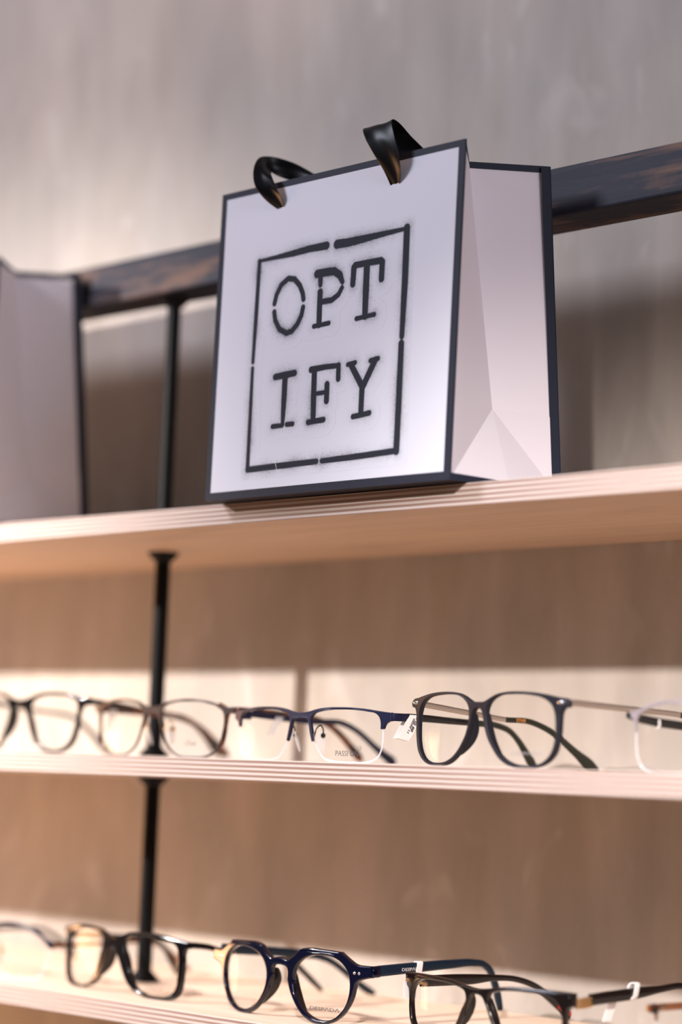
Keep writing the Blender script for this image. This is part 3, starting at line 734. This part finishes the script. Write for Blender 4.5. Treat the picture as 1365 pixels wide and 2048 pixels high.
def build_F():
    t = glasses('glossy navy crown-top round glasses with DESPADA on the lens, on the lowest shelf', -.0857, .03, Z3, 0, group=GS3)
    inn = dense(F_in); front_plate('front_frame', [dense(mirror(F_out), 4, corners_full({1, 3, 6, 10, 11}, len(F_out))), inn, [(-a, b) for a, b in inn]], 4.4, 1.1, M['gloss_navy'], t, res=3)
    for s in (1, -1):
        ln = lens_obj([(s * a, b) for a, b in dense(F_in, 2)], t)
        if s > 0: lens_text('DESP\u039bD\u039b', 2.9, 1.85, 37.2, 8.1, ln, M['print'])
        acetate_pad(s, [(8.0, 30.5), (8.6, 27), (9.6, 22.5), (12.4, 16.5), (16.5, 10.8), (21.5, 5.8)], t, M['brown_black'], 8)
        for xr in (60.2, 63.4):
            g = MB(); g.ball((s * xr * .001, K * xr * xr * 1e-6 - .0021, .0327), (.00095, .0004, .00095), 8); g.build('rivet', M['steel'], t)
        g = MB(); x0 = .0702; y0 = K * x0 * x0
        g.sweep([(s * x0, y0 - .0008, .0341), (s * (x0 + .0006), y0 + .003, .0341), (s * (x0 + .0006), y0 + .0055, .0342)], .0068, .0036, (1, 0, 0), 12, pw=5); g.build('end_piece', M['gloss_navy'], t)
    hs = [6.6, 6.5, 6.2, 5.6, 4.6, 4.2, 4.3, 4.6, 4.8, 3.0]
    tr_ = temple(1, [(14, 34.4), (30, 35), (50, 35.7), (80, 36.5), (102, 36.6), (112, 35.2), (118.5, 31), (123, 24), (128, 12), (130, 6)], hs, M['teal'], t, 70.8, 3, 3.2)
    me = text_mesh('DESP\u039bD\u039b', .0026, 1.6)
    for v in me.vertices: v.co = (.0708 + .0017, .0420 + v.co.x, .0340 + v.co.y)
    me.materials.append(M['print_white']); link(bpy.data.objects.new('temple_print', me), tr_)
    temple(-1, [(14, 36.6), (30, 35.6), (60, 33.4), (88, 31), (102, 28.8), (114, 24.8), (126, 18), (138, 10.5), (150, 4), (154, 2.6)], hs, M['teal'], t, 70.8, 3, 3.2)
build_F()

# --- glossy black rectangular glasses, left on the lowest shelf
E_out = [(0,36.6),(6.4,38.4),(11.8,40.3),(17,41.7),(28,42.6),(38.4,42.7),(48.3,42.1),(57.8,40.8),(66.9,39.7),(72,39.2),(72.4,35),(69.6,34.2),(68.5,32.5),(68.3,25.9),(68,18.9),(67.2,11.8),(65.8,6.2),(62.4,2.4),(56.4,.5),(48.9,.1),(39.7,.3),(32.1,1.5),(24.9,3.3),(19.6,6.4),(15.4,10),(12.4,14.1),(8.8,20),(5.6,25.3),(3.6,28.5),(0,30.4)]
E_in = [(12.2,35.4),(14,37.6),(18.7,39.2),(24.5,39.9),(35.1,40.1),(45.2,39.2),(54.9,37.7),(59.8,36.9),(62.2,35.2),(63.6,30.1),(63.9,23.2),(63.7,16.2),(63,10.1),(60.8,6),(57.3,3.6),(50.7,2.1),(42.3,1.9),(34.4,2.8),(28.1,4.9),(23.6,8.3),(20.3,12.6),(17.7,18.8),(14.4,26.1),(12.5,30.7)]
def build_E():
    t = glasses('glossy black rectangular glasses standing in front of the black rod on the lowest shelf', -.2498, .03, Z3, -4, group=GS3)
    ls = full_rim(t, E_out, E_in, 4.0, .9, M['gloss_black'], {9, 10})
    lens_text('LUNETTE', 2.3, 1.7, 42, 6.2, ls[0], M['print'])
    for s in (1, -1):
        acetate_pad(s, [(6.4, 32), (8.4, 27), (11.2, 21), (14.4, 15), (18, 10)], t, M['gloss_black'], 7.5)
        g = MB(); x0 = .0706; y0 = K * x0 * x0
        g.sweep([(s * x0, y0 - .0008, .0371), (s * (x0 + .0004), y0 + .004, .037)], .0040, .0032, (1, 0, 0), 12, pw=5); g.build('end_piece', M['gloss_black'], t)
    hs = [4.2, 4.0, 3.6, 3.4, 3.4, 3.6, 3.8, 3.4, 2.6]
    temple(1, [(13, 37), (24, 35.9), (34, 33.8), (60, 32.4), (84, 31), (98, 26), (112, 16), (124, 7), (128, 4)], hs, M['gloss_black'], t, 71, 6, 2.8)
    temple(-1, [(13, 33.6), (30, 32.6), (50, 31.4), (70, 30.4), (82, 28), (89, 22), (94, 14), (99, 6), (101, 3.5)], hs, M['gloss_black'], t, 71, 14, 2.8)
build_E()

# --- black brow glasses with gold hinges, lower right of the lowest shelf
G_out = [(0,32.2),(7.6,32.9),(13.8,33.9),(21.6,35.1),(28.6,35.5),(37.1,35.8),(48,35.9),(58.4,35.9),(68,35.6),(68,28.3),(64.6,26.6),(63.6,23),(63,14),(61.2,7.2),(57.4,2.8),(50,.5),(38,.1),(27,.8),(19.6,4.2),(14,10.6),(10.4,17.6),(7.2,24),(4.4,27.8),(0,29)]
G_in = [(8.6,26.6),(10,29.8),(13,31.2),(19.9,32.6),(28.7,33.3),(37.1,33.4),(45.4,33.2),(51.2,32.4),(56.5,30),(59.8,25.9),(61,21.5),(60.4,14),(58.6,8.2),(55.4,4.6),(49.4,2.5),(38,2),(27.6,2.7),(21,5.8),(16,11.8),(12.4,19)]
def build_G():
    t = glasses('black brown browline glasses with gold hinges, cut off by the bottom edge, lowest shelf', .070, .040, Z3, -3, group=GS3)
    full_rim(t, G_out, G_in, 4.2, .9, M['brown_black'], {8, 9})
    for s in (1, -1):
        acetate_pad(s, [(7, 28), (8.6, 24), (11.6, 17.6), (15, 11.2), (19.6, 5.6)], t, M['brown_black'], 6)
        x0 = .0672; y0 = K * x0 * x0
        g = MB(); g.ball((s * .0655, y0 - .0020, .0333), (.0011, .0005, .0011), 8); g.build('rivet', M['gunmetal'], t)
        g = MB()
        for kk in range(3):
            zc = .0298 + (kk - 1) * .0020
            g.sweep([(s * x0, y0 + .0016, zc), (s * (x0 + .0012), y0 + .0045, zc), (s * (x0 + .0012), y0 + .0125, zc + .0008)], .0018, .0030, (1, 0, 0), 10, pw=4)
        g.build('hinge', M['gold'], t)
    hs = [6.6, 6.8, 6.8, 6.2, 4.2, 3.8, 4.0, 4.6, 4.2, 3.0]
    tr_ = temple(1, [(20, 31.6), (32, 32.4), (48, 33.2), (64, 34.2), (80, 35.4), (104, 36.2), (118, 32), (132, 21), (146, 8), (150, 4)], hs, M['brown_black'], t, 68.4, 3, 3.0)
    tl = temple(-1, [(20, 29.4), (32, 29.4), (48, 29.4), (64, 29.3), (80, 29.6), (102, 28.0), (118, 23.5), (132, 15.4), (146, 6), (150, 3)], hs, M['brown_black'], t, 68.4, 3, 3.0)
    me = text_mesh('Y MARCO', .0026, .95, .00008)
    for v in me.vertices: v.co = (-.0668 + .0004, .0865 - .0 + v.co.x, .0292 + v.co.y)
    me.materials.append(M['print_white']); o = link(bpy.data.objects.new('temple_print', me), tl)
    g = MB(); g.sweep([(-.0648, .139, .0105), (-.0640, .143, .0080), (-.0636, .148, .0050)], .0026, .0034, (1, 0, 0), 10); g.build('temple_inlay', M['red'], tl)
M['gunmetal'] = mat('gunmetal', (.12, .13, .14), .3, .8)
build_G()

# --- dark half-rim with amber temples, left edge of the lowest shelf
def build_I():
    t = glasses('blurred dark half-rim glasses with amber temple, left end of the lowest shelf', -.3990, .030, Z3, 0, group=GS3)
    out = [(0,33.5),(6,34),(12,36),(22,38.4),(34,38.6),(46,37),(56,34),(64,29.5),(69.5,27.2),(70.5,24.6),(69.5,22.4),(67.6,22.8),(64.5,26),(56,31.4),(46,34.6),(34,36.2),(22,36),(13,33.8),(10,31.6),(9,28),(9.6,22.5),(8,22.5),(6.5,28),(5,30.4),(0,31)]
    lens = [(66.4,24),(66,16),(64,9),(61,4.4),(57,1.8),(52,.5),(43,.15),(33,.2),(25,1),(19.5,3),(15.8,7),(12.4,12.4),(9.8,20),(9.0,24),(9,28),(10.4,31.4),(13,33.6),(22,35.8),(34,36),(46,34.5),(56,31.2),(62,28)]
    half_rim(t, out, {10, 20, 21}, lens, M['bluegrey'], M['gold'], 2.0)
    for s in (1, -1):
        hinge(s, 69.2, K * 69.2**2 * 1e-3, 25.0, t, M['amber'], 4)
        temple(s, [(12, 25), (24, 25), (40, 25.2), (60, 25.4), (90, 25.6), (108, 23), (122, 15), (134, 6), (139, 3)], [3.6, 3.4, 3.2, 3.2, 3.2, 3.4, 4, 5, 3], M['amber'] if s > 0 else M['gloss_black'], t, 70, 4, 2.2)
build_I()

# --- clear glasses behind the black temple, right edge of the lowest shelf
def build_J():
    t = glasses('blurred clear glasses with thin brown brow at the right end of the lowest shelf', .2500, .050, Z3, 0, group=GS3)
    out = [(0,32.4),(6,33),(12,34.6),(22,36.2),(34,36.6),(46,36.2),(56,35),(66,33.4),(70.5,32.6),(70.5,30),(67.5,29.2),(66.2,27.6),(65.6,24.6),(64.6,24.6),(64.4,28),(62,31.4),(55,33.4),(46,34.9),(34,35.4),(22,35),(13,33.2),(10,31.2),(9,28.6),(9.4,24),(8.2,24),(6.6,28),(5,29.8),(0,30.6)]
    lens = [(64.8,24.6),(64.6,15),(63.4,8.6),(61,4.4),(57,1.8),(52,.5),(43,.15),(33,.2),(25,1),(19.5,3),(15.8,7),(12.4,12.4),(9.8,20),(9.0,24),(9,28.6),(10.4,31.2),(13,33),(22,34.9),(34,35.2),(46,34.8),(55,33.2),(62,31.2),(64.4,27.8)]
    half_rim(t, out, {8, 9, 12, 13, 23, 24}, lens, M['tortoise'], M['gold'], 1.8)
    for s in (1, -1):
        hinge(s, 70.0, K * 70**2 * 1e-3, 30.8, t, M['gunmetal'], 5)
        temple(s, [(7, 31), (18, 31), (34, 31), (60, 30.6), (90, 30.0), (108, 27), (122, 19), (136, 8), (144, 4)], [3.8, 4.0, 4.0, 3.8, 3.6, 3.8, 4.4, 5.4, 3.2], M['amber'], t, 70.3, 4, 2.2)
build_J()

# ------------------------------------------------------------------ tags hanging from temples
def strip_tag(name, pts_yz, x, mt, thick=.00035, fold=.0012):
    g = MB(); V = []; n = len(pts_yz)
    for s in (0, 1):
        for y, z in pts_yz: V.append((x + s * thick, y, z))
    g.add(V, [tuple(range(n)), tuple(range(n, 2 * n))] + [(k, (k + 1) % n, n + (k + 1) % n, n + k) for k in range(n)])
    return g.build(name, mt, None, 20)

# loop of paper on the navy half-rim's right temple, with printed numbers
t = empty('price_tag', (.0005, .050, .015))
def tag_part(g, name, mt): 
    g.v = [(v[0] - t.location.x, v[1] - t.location.y, v[2] - t.location.z) for v in g.v]; return g.build(name, mt, t, 40)
g = MB(); A0 = [(.0572, .0305), (.0545, .0250), (.0505, .0190), (.0470, .0145)]
B0 = [(.0475, .0305), (.0438, .0260), (.0400, .0205), (.0368, .0160)]
V = []; F = []
for (ya, za), (yb, zb) in zip(A0, B0): V += [(.0015, ya, za), (.0015, yb, zb)]
F += [(2 * i, 2 * i + 1, 2 * i + 3, 2 * i + 2) for i in range(3)]
o0 = len(V)
for (ya, za), (yb, zb) in zip(A0, B0): V += [(-.0020, ya, za), (-.0020, yb, zb)]
F += [(o0 + 2 * i, o0 + 2 * i + 1, o0 + 2 * i + 3, o0 + 2 * i + 2) for i in range(3)]
F += [(6, 7, o0 + 7, o0 + 6), (0, 1, o0 + 1, o0)]
g.add(V, F); o = tag_part(g, 'tag_loop', M['tag_paper']); o.modifiers.new('thickness', 'SOLIDIFY').thickness = .0002
ang = math.atan2(.0160, .0098)
for txt, size, along, across in (('11 04250', .0036, .0086, .0074), ('88 EU', .0047, .0106, .0036)):
    me = text_mesh(txt, size, 1.0, .00012)
    d = Vector((0, math.cos(ang), math.sin(ang))); e = Vector((0, -math.sin(ang), math.cos(ang)))
    for v in me.vertices:
        v.co = Vector((.0018, .0476 - across * 0 , .0140)) + d * (v.co.x * .80 + along) + e * (v.co.y * .62 + across * .62 - .0008) - Vector(t.location)
    me.materials.append(M['print']); link(bpy.data.objects.new('tag_print', me), t)
tag(t, 'small white paper price tag looped on the temple beside the navy half-rim glasses', 'price tag')

def ring_tag(x, y, z, h, wd, mt, lab, th=.0045, tilt=0.0):
    """band looped round a temple"""
    n = 20; V = []
    for s in (0, 1):
        for k in range(n):
            a = 2 * math.pi * k / n
            V.append((math.copysign(abs(math.cos(a)) ** .6, math.cos(a)) * th / 2, (s - .5) * wd + tilt * math.sin(a), math.copysign(abs(math.sin(a)) ** .6, math.sin(a)) * h / 2))
    g = MB(); g.add(V, [(k, (k + 1) % n, n + (k + 1) % n, n + k) for k in range(n)])
    o = g.build('tag_band', mt, None, 60); o.location = (x, y, z)
    o.modifiers.new('thickness', 'SOLIDIFY').thickness = .0006
    tag(o, lab, 'tag'); return o
ring_tag(-.0150, .0785, Z3 + .0352, .0084, .0046, M['tag_white'] if 'tag_white' in M else M['tag_paper'], 'white band wrapped round the teal temple of the navy crown-top glasses', .0048, .0012)
ring_tag(.1405, .0935, Z3 + .0352, .0096, .0036, M['tag_paper'], 'thin white ring hung on the black temple at the lower right', .0060, .0022)
ring_tag(.1735, .0680, .0279, .0056, .0016, M['tag_paper'], 'narrow pale band round the dark temple at the right edge of the middle shelf', .0034)

def hang_tag(x, top, bot, wd, mt, lab, name='hang_tag', th=.0003):
    (y0, z0), (y1, z1) = top, bot; V = []
    for s in (-1, 1):
        for (y, z) in ((y0 - wd / 2, z0), (y0 + wd / 2, z0), (y1 + wd / 2, z1), (y1 - wd / 2, z1)):
            V.append((x + s * th / 2, y, z))
    g = MB(); g.add(V, [(0, 1, 2, 3), (7, 6, 5, 4), (0, 4, 5, 1), (1, 5, 6, 2), (2, 6, 7, 3), (3, 7, 4, 0)])
    o = g.build(name, mt, None); tag(o, lab, 'tag'); return o
hang_tag(-.1385, (.070, .0290), (.062, .0170), .0068, M['clear_tag'], 'clear plastic tag hanging behind the left lens of the navy half-rim glasses')
hang_tag(-.2925, (.054, .0325), (.049, .0172), .0070, M['tag_grey'] if 'tag_grey' in M else M['clear_tag'], 'greyish plastic tag seen through the left lens of the tortoiseshell glasses')
hang_tag(.1380, (.0800, Z3 + .0325), (.0735, Z3 + .0190), .0075, M['tag_paper'], 'pale paper tag hanging below the black temple at the lower right')
hang_tag(.0045, (.0520, Z3 + .0300), (.0520, Z3 + .0200), .0110, M['clear_tag'], 'clear plastic tag at the left hinge of the black browline glasses')
